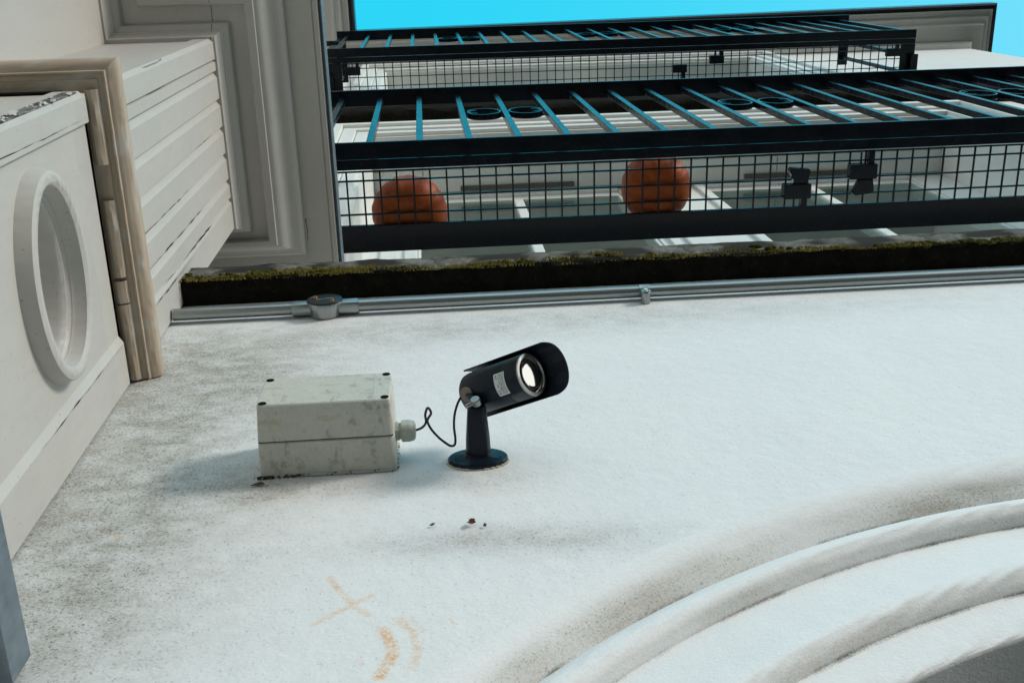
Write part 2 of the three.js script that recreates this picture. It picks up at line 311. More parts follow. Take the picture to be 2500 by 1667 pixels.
// ------------------------------------------------------------------ mossy stone ledge on top of that wall
{
  const t = thing('stone_ledge', 'dark weathered stone ledge with moss along its lower lip, above the pipe', 'ledge', [0, h(1.822), 0]);
  const xs = []; for (let x = -.62; x <= 4.13; x += .012) xs.push(x);
  const prof = [[-.02, 1.823], [.012, 1.822], [.034, 1.824], [.041, 1.832], [.043, 1.86], [.043, 1.90], [.042, 1.914], [.036, 1.920], [0, 1.923], [-.12, 1.930], [-.225, 1.936]];
  const g = sheet(prof.map(([z, y], k) => xs.map((x) => { const w = (k > 1 && k < 9) ? 1 : .3; return V(x, y + w * .006 * (fbm(x * 14, k * 1.3, 4, 201) - .5) + .004 * (fbm(x * 3, 1, 2, 203) - .5), z + w * .007 * (fbm(x * 18, k * .9, 4, 205) - .5)); })), .8, true);
  part(t, 'stone', boxUV(g), M.stone);
  // crust of black growth on the underside and lower lip, with a ragged upper edge
  const xs2 = []; for (let x = -.6; x <= 2.6; x += .006) xs2.push(x);
  const lip = (x) => .026 + .042 * (fbm(x * 7, 3, 4, 211) - .5) * 2 + .012 * (fbm(x * 40, 5, 3, 213) - .5);
  const rows = []; const N = 12;
  for (let k = 0; k <= N; k++) {
    const f = k / N;
    rows.push(xs2.map((x) => {
      const u = Math.max(.008, lip(x)); let z, y;
      if (f < .55) { z = -.004 + (.046) * (f / .55); y = 1.8185; } else { const q = (f - .55) / .45; z = .0445 - .0035 * q * q; y = 1.8185 + u * q; }
      const lump = .011 * (fbm(x * 30, f * 5, 4, 215) - .35) * Math.sin(Math.PI * Math.min(1, f * 1.05));
      return V(x, y - (f < .6 ? lump : 0), z + (f >= .45 ? lump * .9 : 0));
    }));
  }
  part(t, 'black_crust', boxUV(sheet(rows, 1.2, true)), M.grime);
  {
    const ls = []; for (let k = 0; k < 520; k++) {
      const x = -.58 + 3.1 * Math.pow(rnd(), 1.15), d = fbm(x * 15, 2, 3, 231); if (d < .44) continue;
      const r = .003 + .010 * rnd() * (d - .3), g = new THREE.IcosahedronGeometry(r, 1), p = g.attributes.position;
      for (let i = 0; i < p.count; i++) { const q = 1 + .5 * (vnoise(p.getX(i) * 500 + k, p.getY(i) * 500 + p.getZ(i) * 300, 233) - .5); p.setXYZ(i, p.getX(i) * q * 1.5, p.getY(i) * q, p.getZ(i) * q * .8); }
      const v = V(x, 1.8185 + Math.max(.008, lip(x)) * (1.05 - .9 * rnd()), .0445); g.translate(v.x, v.y, v.z); ls.push(g);
    }
    const lm = part(t, 'moss_cushions', mergeGeometries(ls), new THREE.MeshPhysicalMaterial({ color: rgb(.045, .042, .008), roughness: 1, specularIntensity: .1 })); lm.userData.kind = 'stuff';
  }
  const tuft = mergeGeometries([0, 1, 2].map((k) => { const c = new THREE.ConeGeometry(.0011, .0065, 4); c.translate(0, .003, 0); c.rotateZ((k - 1) * .5); c.rotateY(k * 2.1); return c; }));
  const n = 15000, im = new THREE.InstancedMesh(tuft, std({ color: 0xffffff, roughness: 1 }), n), q = new THREE.Quaternion(), mt = new THREE.Matrix4(), col = new THREE.Color();
  for (let i = 0; i < n; i++) {
    const x = -.58 + 3.1 * Math.pow(rnd(), 1.15), u = Math.max(.008, lip(x)), f = 1.12 - Math.pow(rnd(), 1.1) * 1.35;
    const clump = fbm(x * 22, f * 2, 3, 221);
    const y = 1.8185 + u * f + .004 * (clump - .5), z = .043 + .006 * clump * (1 - f * .6);
    q.setFromEuler(new THREE.Euler(1.0 + .9 * (rnd() - .5), 6.3 * rnd(), .9 * (rnd() - .5)));
    const s = (.35 + 1.5 * rnd() * clump) * sstep(.36, .60, fbm(x * 13, f * 2.2, 4, 227) + .14 * (rnd() - .5));
    mt.compose(V(x, y, z), q, new THREE.Vector3(s, s, s)); im.setMatrixAt(i, mt);
    const a = rnd(), warm = fbm(x * 9, 7, 3, 225); col.setRGB(.07 + .17 * a * warm, .065 + .12 * a * warm, .008 + .008 * a); im.setColorAt(i, col);
  }
  im.name = 'moss'; im.userData.kind = 'stuff'; im.position.copy(t.position).negate(); im.castShadow = im.receiveShadow = true; t.add(im);
}

// ------------------------------------------------------------------ timber bay on the left: panelled side, frieze moulding, cornice
const PX = -.435, PZ = .408, QX = -.655;
{
  const t = thing('timber_bay', 'cream panelled timber shopfront bay with boarded side, oval medallion and deep cornice', 'bay', [-.8, 0, .2]);
  const m = M.paint;
  const XI = PX - .058;                                                // face of the carcass behind the boards
  part(t, 'carcass', box(-3, XI, -1.6, 2.42, .002, PZ - .012, .002), m);
  part(t, 'projecting_face', box(-3, QX, -1.6, 2.42, PZ - .012, 1.5, .006), M.paintFine);
  // lower panel: rails with a recessed field pierced by the oval
  const oz = .2235, oy = 1.230, oa = .1245, ob = .0945;
  const field = new THREE.Shape(); field.moveTo(-.372, -1.6); field.lineTo(-.372, 1.4505); field.lineTo(-.066, 1.4505); field.lineTo(-.066, -1.6); field.closePath();
  const hole = new THREE.Path(); for (let k = 0; k < 72; k++) { const a = k / 72 * Math.PI * 2, px = -oz + (oa - .022) * Math.cos(a), py = oy + (ob - .022) * Math.sin(a); if (k) hole.lineTo(px, py); else hole.moveTo(px, py); } hole.closePath(); field.holes.push(hole);
  const fg = new THREE.ExtrudeGeometry(field, { depth: .03, bevelEnabled: false }); fg.rotateY(Math.PI / 2); fg.translate(PX - .006 - .03, EYE, 0);
  part(t, 'panel_field', boxUV(fg), m);
  const rail = (name, z0, z1, y0, y1, bevelLo, bevelHi) => {           // a flat rail on the side face; bevels slope on its low-z and high-z edges
    const s = new THREE.Shape(); s.moveTo(-z1, PX - .04); s.lineTo(-z1, PX - (bevelHi ? .008 : .002)); if (bevelHi) s.lineTo(-z1 + bevelHi, PX); else s.lineTo(-z1 + .003, PX); if (bevelLo) { s.lineTo(-z0 - bevelLo, PX); s.lineTo(-z0, PX - .008); } else { s.lineTo(-z0 - .001, PX); s.lineTo(-z0, PX - .001); } s.lineTo(-z0, PX - .04); s.closePath();
    const g = new THREE.ExtrudeGeometry(s, { depth: y1 - y0, bevelEnabled: false });   // shape plane (-z, x), depth -> height
    g.applyMatrix4(new THREE.Matrix4().makeBasis(new THREE.Vector3(0, 0, -1), new THREE.Vector3(1, 0, 0), new THREE.Vector3(0, 1, 0)).setPosition(0, h(y0), 0));
    // keep the faces outward
    return part(t, name, boxUV(toCreasedNormals(g, .3)), m);
  };
  rail('panel_rail', .368, PZ, -1.6, 1.4505, 0, .007);
  rail('panel_rail', .004, .079, -1.6, 1.4505, 0, .013);
  rail('corner_stile', .366, PZ, 1.50, 2.40, 0, .007);
  { const edges = [.3655, .342, .284, .226, .169, .113, .072]; for (let k = 0; k < edges.length - 1; k++) rail('board', edges[k + 1] + .0014, edges[k] - .0008, 1.50, 2.40, 0, k ? .0125 : .004); }
  rail('corner_stile', .004, .0712, 1.50, 2.40, 0, .010);
  part(t, 'front_face', box(QX - .02, PX - .003, -1.6, 2.42, PZ - .012, PZ - .004, .001), M.paintFine);
  // oval medallion
  {
    const prof = [[-.002, -.007], [0, .002], [.003, .0115], [.008, .0140], [.015, .0135], [.0185, .0100]], deep = [[.0185, .0100], [.0205, -.002], [.0225, -.009], [.0255, -.0115], [.0300, -.0105], [.0325, -.014], [.0335, -.020], [.036, -.0515]];
    const ovalRows = (pr) => pr.map(([s, dx]) => { const p = []; for (let k = 0; k <= 84; k++) { const a = -k / 84 * Math.PI * 2; p.push(V(PX + dx, oy + (ob - s) * Math.sin(a), oz + (oa - s) * Math.cos(a))); } return p; });
    const med = part(t, 'oval_medallion', sheet(ovalRows(prof), .75, true), m); part(med, 'medallion_recess', sheet(ovalRows(deep), .6, true), m);
    const disc = new THREE.CylinderGeometry(1, 1, .006, 64); disc.rotateZ(Math.PI / 2); disc.scale(1, ob - .035, oa - .035); disc.translate(PX - .0500, h(oy), oz);
    part(med, 'medallion_disc', boxUV(disc), M.paintFine);
  }
  // frieze moulding wrapping side and front, mitred at the corner
  const wrap = (prof, z0 = .002, jag = 0) => prof.map(([a, y], k) => {
    const p = [], n = 40; for (let q = 0; q <= n; q++) { const z = z0 + (PZ + a - z0) * q / n; p.push(V(PX + a + (jag && q < n ? jag * (fbm(z * 60, k, 3, 301) - .5) : 0), y + (jag && q < n ? jag * (fbm(z * 45, k + 9, 3, 303) - .5) : 0), z)); }
    for (let q = 1; q <= 8; q++) p.push(V(PX + a + (QX - PX) * q / 8, y, PZ + a)); return p; });
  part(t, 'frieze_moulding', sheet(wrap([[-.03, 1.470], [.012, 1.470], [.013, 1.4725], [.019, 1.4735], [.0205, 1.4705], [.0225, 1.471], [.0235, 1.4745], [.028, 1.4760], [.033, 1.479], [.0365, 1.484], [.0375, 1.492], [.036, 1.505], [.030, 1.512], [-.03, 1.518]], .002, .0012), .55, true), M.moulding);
  part(t, 'gap_shade_strip', box(PX - .034, PX - .009, 1.44, 1.476, .006, PZ - .008, .001), M.dark);  // near-black strip added as the shade inside the gap below the moulding
  part(t, 'gap_shade_strip', box(QX + .001, PX - .034, 1.452, 1.476, PZ - .0035, PZ - .001, 0), M.dark);  // same painted gap shade along the front
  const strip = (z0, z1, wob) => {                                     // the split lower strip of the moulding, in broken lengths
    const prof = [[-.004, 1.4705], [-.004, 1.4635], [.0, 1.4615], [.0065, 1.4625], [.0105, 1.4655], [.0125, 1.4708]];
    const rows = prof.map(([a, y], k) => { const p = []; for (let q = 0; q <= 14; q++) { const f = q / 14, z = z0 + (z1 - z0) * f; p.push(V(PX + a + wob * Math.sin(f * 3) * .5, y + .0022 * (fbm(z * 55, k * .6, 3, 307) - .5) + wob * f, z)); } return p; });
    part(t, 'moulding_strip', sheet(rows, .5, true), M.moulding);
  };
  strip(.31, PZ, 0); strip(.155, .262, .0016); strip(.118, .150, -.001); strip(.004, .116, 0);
  // splits along the joints and flaked paint on the outer corner
  const split = (name, pts, wMax, sd, host = t) => {
    const a = [], b = []; const n = 34;
    for (let q = 0; q <= n; q++) { const f = q / n * (pts.length - 1), i = Math.min(pts.length - 2, Math.floor(f)), p = new THREE.Vector3().lerpVectors(pts[i], pts[i + 1], f - i), w = wMax * Math.max(.08, fbm(q * .55, sd, 3, 311) * 1.9 - .55) * Math.sin(Math.PI * Math.min(1, Math.max(.04, q / n))), o = .0022 * (fbm(q * .4, sd + 5, 3, 313) - .5); a.push(p.clone().add(new THREE.Vector3(0, 0, o + w))); b.push(p.clone().add(new THREE.Vector3(0, 0, o - w))); }
    part(host, name, sheet([a, b], .6), M.crack);
  };
  const e = PX + .0006;
  split('crack', [V(e, 1.56, .1735), V(e, 1.80, .1725), V(e, 2.02, .1715)], .0014, 1);
  split('crack', [V(e, 1.60, .1185), V(e, 1.9, .1165), V(e, 2.1, .1155)], .0020, 2);
  split('crack', [V(e, 1.72, .0705), V(e, 1.95, .0695), V(e, 2.2, .069)], .0030, 3);
  split('crack', [V(e, 1.55, .0600), V(e, 1.75, .0570), V(e, 1.95, .056)], .0014, 4);
  split('crack', [V(e, 2.05, .230), V(e, 2.25, .2285)], .0008, 6);
  split('crack', [V(e, 1.10, .0665), V(e, 1.28, .0655), V(e, 1.44, .0640)], .0014, 7);
  split('crack', [V(e, .95, .380), V(e, 1.2, .3755), V(e, 1.44, .3745)], .0007, 8);
  {
    const wood = part(t, 'bare_corner', box(PX - .024, PX - .0062, 1.02, 1.4395, PZ - .0045, PZ + .0006, .0015), M.wood, 'bare grey wood where the paint has flaked from the corner');
    const gs = [];
    for (let k = 0; k < 46; k++) {
      const n = 6, sh = new THREE.Shape(), r0 = .002 + .006 * rnd() * rnd(); for (let q = 0; q < n; q++) { const an = q / n * 6.283, rr = r0 * (.5 + .8 * rnd()), px = rr * Math.cos(an) * .7, py = rr * 1.7 * Math.sin(an); if (q) sh.lineTo(px, py); else sh.moveTo(px, py); } sh.closePath();
      const g = new THREE.ExtrudeGeometry(sh, { depth: .0007, bevelEnabled: false }); g.rotateX(.5 * (rnd() - .5)); g.rotateY(.9 * (rnd() - .2)); g.translate(PX - .020 + .015 * rnd(), h(1.04 + .385 * rnd()), PZ + .0012); gs.push(g);
    }
    const fl = part(wood, 'paint_flakes', boxUV(mergeGeometries(gs)), M.paint); fl.userData.kind = 'stuff';
  }
  // cornice: each profile point has its own projection to the side, front and back
  const cor = (prof) => prof.map(([a, y, b]) => {
    const zb = .004 - (b === undefined ? a * .6 : b), x1 = PX + a, z1 = PZ + a;
    return [V(-.9, y, zb), V(x1, y, zb), V(x1, y, z1), V(QX + a, y, z1), V(QX + a, y, 1.5 + a), V(-3, y, 1.5 + a)];
  });
  const cp = (name, prof, mat = M.paint) => part(t, name, boxUV(sheet(cor(prof), .5, false)), mat);
  cp('bed_moulding', [[-.01, 2.372], [.004, 2.372], [.008, 2.385], [.013, 2.392], [.016, 2.3925], [.017, 2.398], [.022, 2.401], [.028, 2.405], [.031, 2.412], [.031, 2.420]], M.paint);
  cp('cornice_soffit', [[.031, 2.420], [.0655, 2.420]]);
  cp('ovolo_moulding', [[.0655, 2.420], [.0665, 2.407], [.069, 2.404], [.084, 2.4045], [.0855, 2.409], [.093, 2.411], [.100, 2.415], [.106, 2.423], [.113, 2.430], [.122, 2.433], [.132, 2.434], [.139, 2.438], [.1425, 2.446], [.1425, 2.458]]);
  cp('corona', [[.1425, 2.455, .0855], [.2, 2.452, .108], [.2005, 2.4545, .1085], [.203, 2.4545, .1095], [.2035, 2.452, .110], [.213, 2.452, .114], [.215, 2.460, .115], [.2155, 2.475, .116]]);
  cp('lead_edge', [[.2155, 2.462, .117], [.2215, 2.456, .120], [.2225, 2.460, .121], [.2235, 2.498, .122], [.221, 2.504, .121], [.10, 2.53, .08], [-.2, 2.56, -.05]], M.lead);
  // lead covered lip of the lower sill
  const sill = [[-.01, .70], [.05, .752], [.074, .755], [.079, .758], [.080, .797], [.077, .803], [-.01, .815]];
  const sg = sheet(sill.map(([a, y]) => [V(PX - .02, y, .012 - a * .05), V(PX + a, y, .016), V(PX + a, y, PZ + a), V(QX + a, y, PZ + a), V(QX + a, y, 1.5)]), .5, false);
  part(t, 'sill_lip', boxUV(sg), M.lead, 'blue-grey lead lip of the low sill');
}

// ------------------------------------------------------------------ upper facade with its two rows of tall windows
const ZA = -.215, ZW = -.5;
{
  const t = thing('upper_facade', 'white upper house front with tall deep-set windows above the stone ledge', 'house front', [1.8, h(1.93), ZA]);
  const m = M.render, openings = [[-.27, 2.45, 2.75, 4.98], [-.275, 2.36, 6.02, 7.89]];
  const x0 = -3, x1 = 4.13, top = 8.3, zb = -1.2;
  // wall pieces round the openings
  const w = (a, b, c, d) => part(t, 'wall', box(a, b, c, d, ZW - .12, ZA, 0), m);
  w(x0, openings[0][0], 1.93, 5.36); w(openings[0][1], x1, 1.93, 5.36); w(openings[0][0], openings[0][1], 1.93, 2.75); w(openings[0][0], openings[0][1], 4.98, 5.36);
  w(x0, x1, 5.36, 6.02);
  w(x0, openings[1][0], 6.02, top); w(openings[1][1], x1, 6.02, top); w(openings[1][0], openings[1][1], 7.89, top);
  for (const [a, b, c, d] of openings) {
    // room behind
    part(t, 'room_ceiling', box(a - .4, b + .4, d + .06, d + .1, -4, ZW - .13, 0), M.room);
    part(t, 'room_floor', box(a - .4, b + .4, c - .1, c - .05, -4, ZW - .13, 0), M.room);
    part(t, 'room_wall', box(a - .4, b + .4, c - .05, d + .06, -4.1, -4, 0), M.room);
    part(t, 'room_wall', box(a - .45, a - .4, c - .05, d + .06, -4, ZW - .13, 0), M.room); part(t, 'room_wall', box(b + .4, b + .45, c - .05, d + .06, -4, ZW - .13, 0), M.room);
    // linings of the deep reveal
    part(t, 'reveal_lining', box(a - .002, a + .014, c, d - .0165, ZW - .02, ZA + .004, .002), M.white);
    part(t, 'reveal_lining', box(b - .014, b + .002, c, d - .0165, ZW - .02, ZA + .004, .002), M.white);
    part(t, 'reveal_soffit', box(a + .0145, b - .0145, d - .016, d + .002, -.372, ZA + .002, .003), M.white);
    part(t, 'reveal_soffit', box(a + .0145, b - .0145, d - .020, d + .002, -.478, -.3725, .003), M.white);
    // architrave in three stepped bands
    const bands = [[0, .052, .020], [.054, .115, .030], [.117, .165, .046]];
    for (const [o0, o1, p] of bands) {
      part(t, 'architrave_head', box(a - o1, b + o1, d + o0, d + o1, ZA + .001, ZA + p, .004), M.white);
      part(t, 'architrave_jamb', box(a - o1, a - o0, c, d + o0 - .001, ZA + .001, ZA + p, .004), M.white);
      part(t, 'architrave_jamb', box(b + o0, b + o1, c, d + o0 - .001, ZA + .001, ZA + p, .004), M.white);
    }
    // timber frame of the window row
    const fz0 = ZW - .045, fz1 = ZW;
    part(t, 'window_post', box(a + .014, -.06, c, d - .02, fz0 - .03, fz1 + .012, .004), M.white);
    for (const [p, q] of [[-.262, -.215], [-.20, -.13], [-.11, -.062]]) part(t, 'window_post_fillet', box(p + .003, q, c, d - .021, fz1 + .0125, fz1 + .024, .004), M.white);
    const rgt = b - .014;
    part(t, 'window_post', box(.872, 1.278, c, d - .02, fz0 - .03, fz1 + .006, .004), M.white);
    for (const [p, q] of [[.90, .93], [.965, 1.05], [1.23, 1.27]]) part(t, 'window_post_fillet', box(p, q, c, d - .021, fz1 + .0065, fz1 + .02, .004), M.white);
    if (rgt > 2.27) part(t, 'window_post', box(2.262, rgt, c, d - .02, fz0 - .03, fz1 + .008, .004), M.white);
    part(t, 'window_head', box(-.0595, .8715, d - .075, d - .0205, fz0, fz1 + .014, .004), M.white); part(t, 'window_head', box(1.2785, 2.2615, d - .075, d - .0205, fz0, fz1 + .014, .004), M.white);
    for (const [wa, wb, mu] of [[-.059, .871, .376], [1.279, 2.261, 1.738]]) {
      const win = part(t, 'window', box(wa, wb, d - .137, d - .076, fz0, fz1, .003), M.white);
      const sub = (n, g, mt) => { const s = part(win, n, g, mt); return s; };
      sub('window_stile', box(wa, wa + .012, c, d - .1375, fz0, fz1, .003), M.white); sub('window_stile', box(wb - .012, wb, c, d - .1375, fz0, fz1, .003), M.white);
      sub('mullion', box(mu, mu + .044, c, d - .1375, fz0, fz1 + .004, .006), M.white);
      sub('pane', box(wa + .0125, mu - .0005, c, d - .138, ZW - .012, ZW - .007, 0), M.glass); sub('pane', box(mu + .0445, wb - .0125, c, d - .138, ZW - .012, ZW - .007, 0), M.glass);
      sub('trickle_vent', box(wa + .2, wb - .2, d - .0365, d - .0215, ZW + .028, ZW + .05, .002), std({ color: rgb(.10, .095, .085), roughness: .8 }));
    }
  }
  // stained sub-sills and the black stone course between the storeys
  const xs = []; for (let x = -.62; x <= 4.1; x += .02) xs.push(x);
  const pr = [[ZA - .01, 5.352], [ZA + .05, 5.355], [ZA + .066, 5.37], [ZA + .07, 5.46], [ZA + .06, 5.48], [ZA + .058, 5.60], [ZA + .064, 5.70], [ZA + .05, 5.78], [ZA - .01, 5.80]];
  part(t, 'stone_course', boxUV(sheet(pr.map(([z, y], k) => xs.map((x) => V(x, y + .02 * (fbm(x * 9, k * .7, 4, 401) - .5), z + .022 * (fbm(x * 12, k, 4, 403) - .5)))), .9, true)), M.grime);
  for (const [a, b] of [[-.43, -.21], [.06, .34], [.62, .93], [1.5, 1.78]]) part(t, 'stone_course_patch', box(a, b, 5.83, 5.92, ZA + .002, ZA + .012, .004), M.white);
  part(t, 'sill_board', box(-.5, 2.6, 5.94, 6.018, ZA + .001, ZA + .06, .006), M.white);
  part(t, 'side_wall', box(4.0, 4.129, -1.6, top - .001, -7, ZA - .002, 0), m);
  part(t, 'rear_wall', box(-3, 4.0, -1.6, top - .001, -7.2, -7, 0), m);
}
{
  const t = thing('left_bay_wall', 'upper storeys of the left bay rising behind the cornice', 'wall', [-1.9, h(2.56), .5]);
  part(t, 'bay_wall', box(-3, -.80, 2.56, 8.3, ZA + .003, 1.4, .005), M.render);
}
{
  const t = thing('roof_cornice', 'moulded grey roof cornice against the blue sky at the top of the house', 'cornice', [1.6, h(8.2), ZA]);
  const row = ([a, y]) => [V(4.13 + a * .75, y, -3), V(4.13 + a * .75, y, ZA + a), V(-.80 + a, y, ZA + a * .84), V(-.80 + a, y, 1.6), V(-3, y, 1.6)];
  const cp = (n, prof, mat = M.paint) => part(t, n, boxUV(sheet(prof.map(row), .5, true)), mat);
  cp('bed_moulding', [[0, 8.14], [.02, 8.15], [.045, 8.185], [.05, 8.20], [.05, 8.215]]);
  cp('cornice_soffit', [[.05, 8.215], [.145, 8.215], [.147, 8.205], [.165, 8.205], [.167, 8.215]]);
  cp('cyma_moulding', [[.167, 8.215], [.18, 8.23], [.20, 8.235], [.205, 8.228], [.222, 8.228], [.225, 8.245], [.24, 8.262], [.262, 8.268], [.266, 8.258], [.276, 8.258], [.28, 8.275]]);
  cp('gutter', [[.28, 8.29], [.282, 8.26], [.305, 8.245], [.318, 8.26], [.322, 8.36], [.315, 8.375], [.1, 8.40], [-.3, 8.42]], M.iron);
  part(t, 'roof_deck', box(-3, 4.3, 8.42, 8.5, -7.2, ZA + .05, 0), M.lead);
}

// ------------------------------------------------------------------ iron balconies
function scroll(cx, cy, z, dirn) {                                    // a C-scroll of flat bar with curled ends
  const pts = []; const R = .055;
  for (let k = 0; k <= 46; k++) { const f = k / 46, a = Math.PI * 2.55 * (f - .5), r = R * (1 - .42 * Math.pow(Math.abs(f - .5) * 2, 6)); pts.push(new THREE.Vector3(cx - dirn * r * Math.cos(a) * .97, h(cy) + r * 1.25 * Math.sin(a), z)); }
  const n = pts.length, pos = [], idx = [], d = .009, th = .003;
  const rows = [[], [], [], [], []];
  for (let i = 0; i < n; i++) {
    const tg = pts[Math.min(n - 1, i + 1)].clone().sub(pts[Math.max(0, i - 1)]).normalize(), nn = new THREE.Vector3(-tg.y, tg.x, 0).multiplyScalar(th);
    [[1, 1], [1, -1], [-1, -1], [-1, 1], [1, 1]].forEach(([s, e], k) => rows[k].push(pts[i].clone().addScaledVector(nn, s).add(new THREE.Vector3(0, 0, e * d))));
  }
  return sheet(rows, .5);
}
function balcony(label, floor, zo, xl, xr, first, pitch, scrollAt, colOff) {
  const t = thing('balcony', label, 'balcony', [(xl + xr) / 2, h(floor), zo], 'iron balconies');
  const zi = zo - .228, L = 1.0, th = .013;
  part(t, 'handrail', box(xl - .01, xr + .01, floor + L, floor + L + .016, zo - .034, zo + .024, .003), M.iron);
  part(t, 'outer_floor_bar', box(xl, xr, floor, floor + th, zo - .046, zo, .002), M.iron);
  part(t, 'grille_edge_bar', box(xl, xr, floor + .004, floor + .016, zo - .075, zo - .0475, .002), M.iron);
  part(t, 'inner_floor_bar', box(xl, xr, floor - .002, floor + .014, zi - .076, zi, .002), M.iron);
  for (const [a, b] of [[xl, xl + .078], [xr - .078, xr]]) { part(t, 'end_floor_bar', box(a, b, floor + .001, floor + .0125, zi + .0005, zo - .0755, .002), M.iron); }
  for (const x of [xl + .012, xr - .012]) {
    part(t, 'end_handrail', box(x - .03, x + .03, floor + L + .001, floor + L + .015, ZA + .05, zo - .0345, .003), M.iron);
    part(t, 'corner_post', box(x - .014, x + .014, floor + .0165, floor + L - .0005, zo - .042, zo - .012, .002), M.iron);
    for (const z of [zo - .14, zo - .235]) part(t, 'baluster', box(x - .01, x + .01, floor + .0145, floor + L, z - .01, z + .01, .0015), M.iron);
    part(t, 'wall_bracket', box(x - .02, x + .02, floor - .03, floor - .003, ZA - .05, zi + .1, .002), M.iron);
  }
  const bars = []; for (let x = first; x < xr - .05; x += pitch) bars.push(x); for (let x = first - pitch; x > xl + .05; x -= pitch) bars.unshift(x);
  const bg = box(-.0095, .0095, floor + .0135, floor + L - .0005, zo - .021, zo - .001, .0015);
  for (const x of bars) { const b = part(t, 'baluster', bg, M.iron); b.position.x += x; }
  for (const k of scrollAt) { const x = first + k * pitch; for (const s of [-1, 1]) if (Math.abs(x) < 4) part(t, 'scroll', scroll(x + s * pitch * .5, floor + .54, zo - .012, s), M.iron); }
  // floor grille: bars along and wires across
  const gr = part(t, 'floor_grille', box(xl + .08, xr - .08, floor + .001, floor + .011, zo - .0815, zo - .0775, .001), M.iron);
  gr.name = 'floor_grille';
  for (let z = zo - .105; z > zi + .01; z -= .0465) part(gr, 'grille_bar', box(xl + .078, xr - .078, floor + .002, floor + .0125, z - .002, z + .002, .0008), M.iron);
  const wg = box(-.0024, .0024, floor - .0025, floor + .0019, zi + .0005, zo - .076, .0006);
  for (let x = colOff; x < xr - .08; x += .0452) { if (x < xl + .08) continue; const w = part(gr, 'grille_wire', wg, M.iron); w.position.x += x; }
  return t;
}
balcony('near black iron balcony with two pumpkins on its mesh floor', 2.935, .091, -.50, 2.66, -.022, .1355, [-3, 2, 8, 14], -.4055);
balcony('far black iron balcony just below the roof cornice', 5.85, .115, -.506, 2.66, -.320, .1325, [-2, 4, 10, 16], -.434);

// ------------------------------------------------------------------ pumpkins on the near balcony
function pumpkin(label, cx, cz, R, H, turn, lean) {
  const t = thing('pumpkin', label, 'pumpkin', [cx, h(2.949), cz], 'pumpkins on the near balcony');
  const rows = [], N = 26, K = 120;
  for (let i = 0; i <= N; i++) {
    const a = Math.PI * (i / N) - Math.PI / 2, row = [];
    for (let k = 0; k <= K; k++) {
      const q = k / K * Math.PI * 2, rib = Math.pow(Math.abs(Math.sin(q * 9 + .5 * Math.sin(q * 2))), .6), c = Math.cos(a);
      const r = R * Math.pow(c, .82) * (1 - .03 * (1 - rib) * Math.min(1, c * 2.2)) * (1 + .03 * (vnoise(Math.cos(q) * 2 + 5, Math.sin(q) * 2 + 5, 501 + R * 1000) - .5));
      const dip = .16 * Math.exp(-Math.pow(c / .33, 2)) * Math.sign(Math.sin(a));
      const y = H * .5 + H * .5 * (Math.sin(a) - dip);
      row.push(new THREE.Vector3(r * Math.cos(q + turn), y, r * Math.sin(q + turn)));
    }
    rows.push(row);
  }
  const g = sheet(rows, 3, true); const uv = g.attributes.uv, p = g.attributes.position;
  for (let i = 0; i < p.count; i++) uv.setXY(i, (Math.atan2(p.getZ(i), p.getX(i)) / Math.PI + 1) * .5, p.getY(i) / H);
  g.rotateX(lean); g.computeBoundingBox(); g.translate(cx, h(2.949) - g.boundingBox.min.y, cz);
  const b = part(t, 'rind', g, M.pumpkin);
  const s = []; for (let k = 0; k <= 5; k++) { const f = k / 5, row = []; for (let j = 0; j <= 10; j++) { const q = -j / 10 * Math.PI * 2, r = (.014 - .006 * f) * (1 + .15 * Math.cos(q * 5)); row.push(new THREE.Vector3(cx + r * Math.cos(q) + .012 * f * f, h(2.949) + H * .86 + .045 * f, cz + r * Math.sin(q))); } s.push(row); }
  part(t, 'stalk', sheet(s, .8), M.stalk);
  const nav = new THREE.SphereGeometry(.007, 10, 8); nav.scale(1, .5, 1); nav.translate(cx, h(2.949) + .012, cz);
  part(t, 'blossom_scar', nav, M.stalk);
}
pumpkin('orange-red pumpkin half over the inner floor bar, next to the bay cornice', -.062, -.128, .107, .15, .3, .06);
pumpkin('orange-red pumpkin in the middle of the mesh floor between the two windows', .644, -.077, .101, .15, .9, -.05);

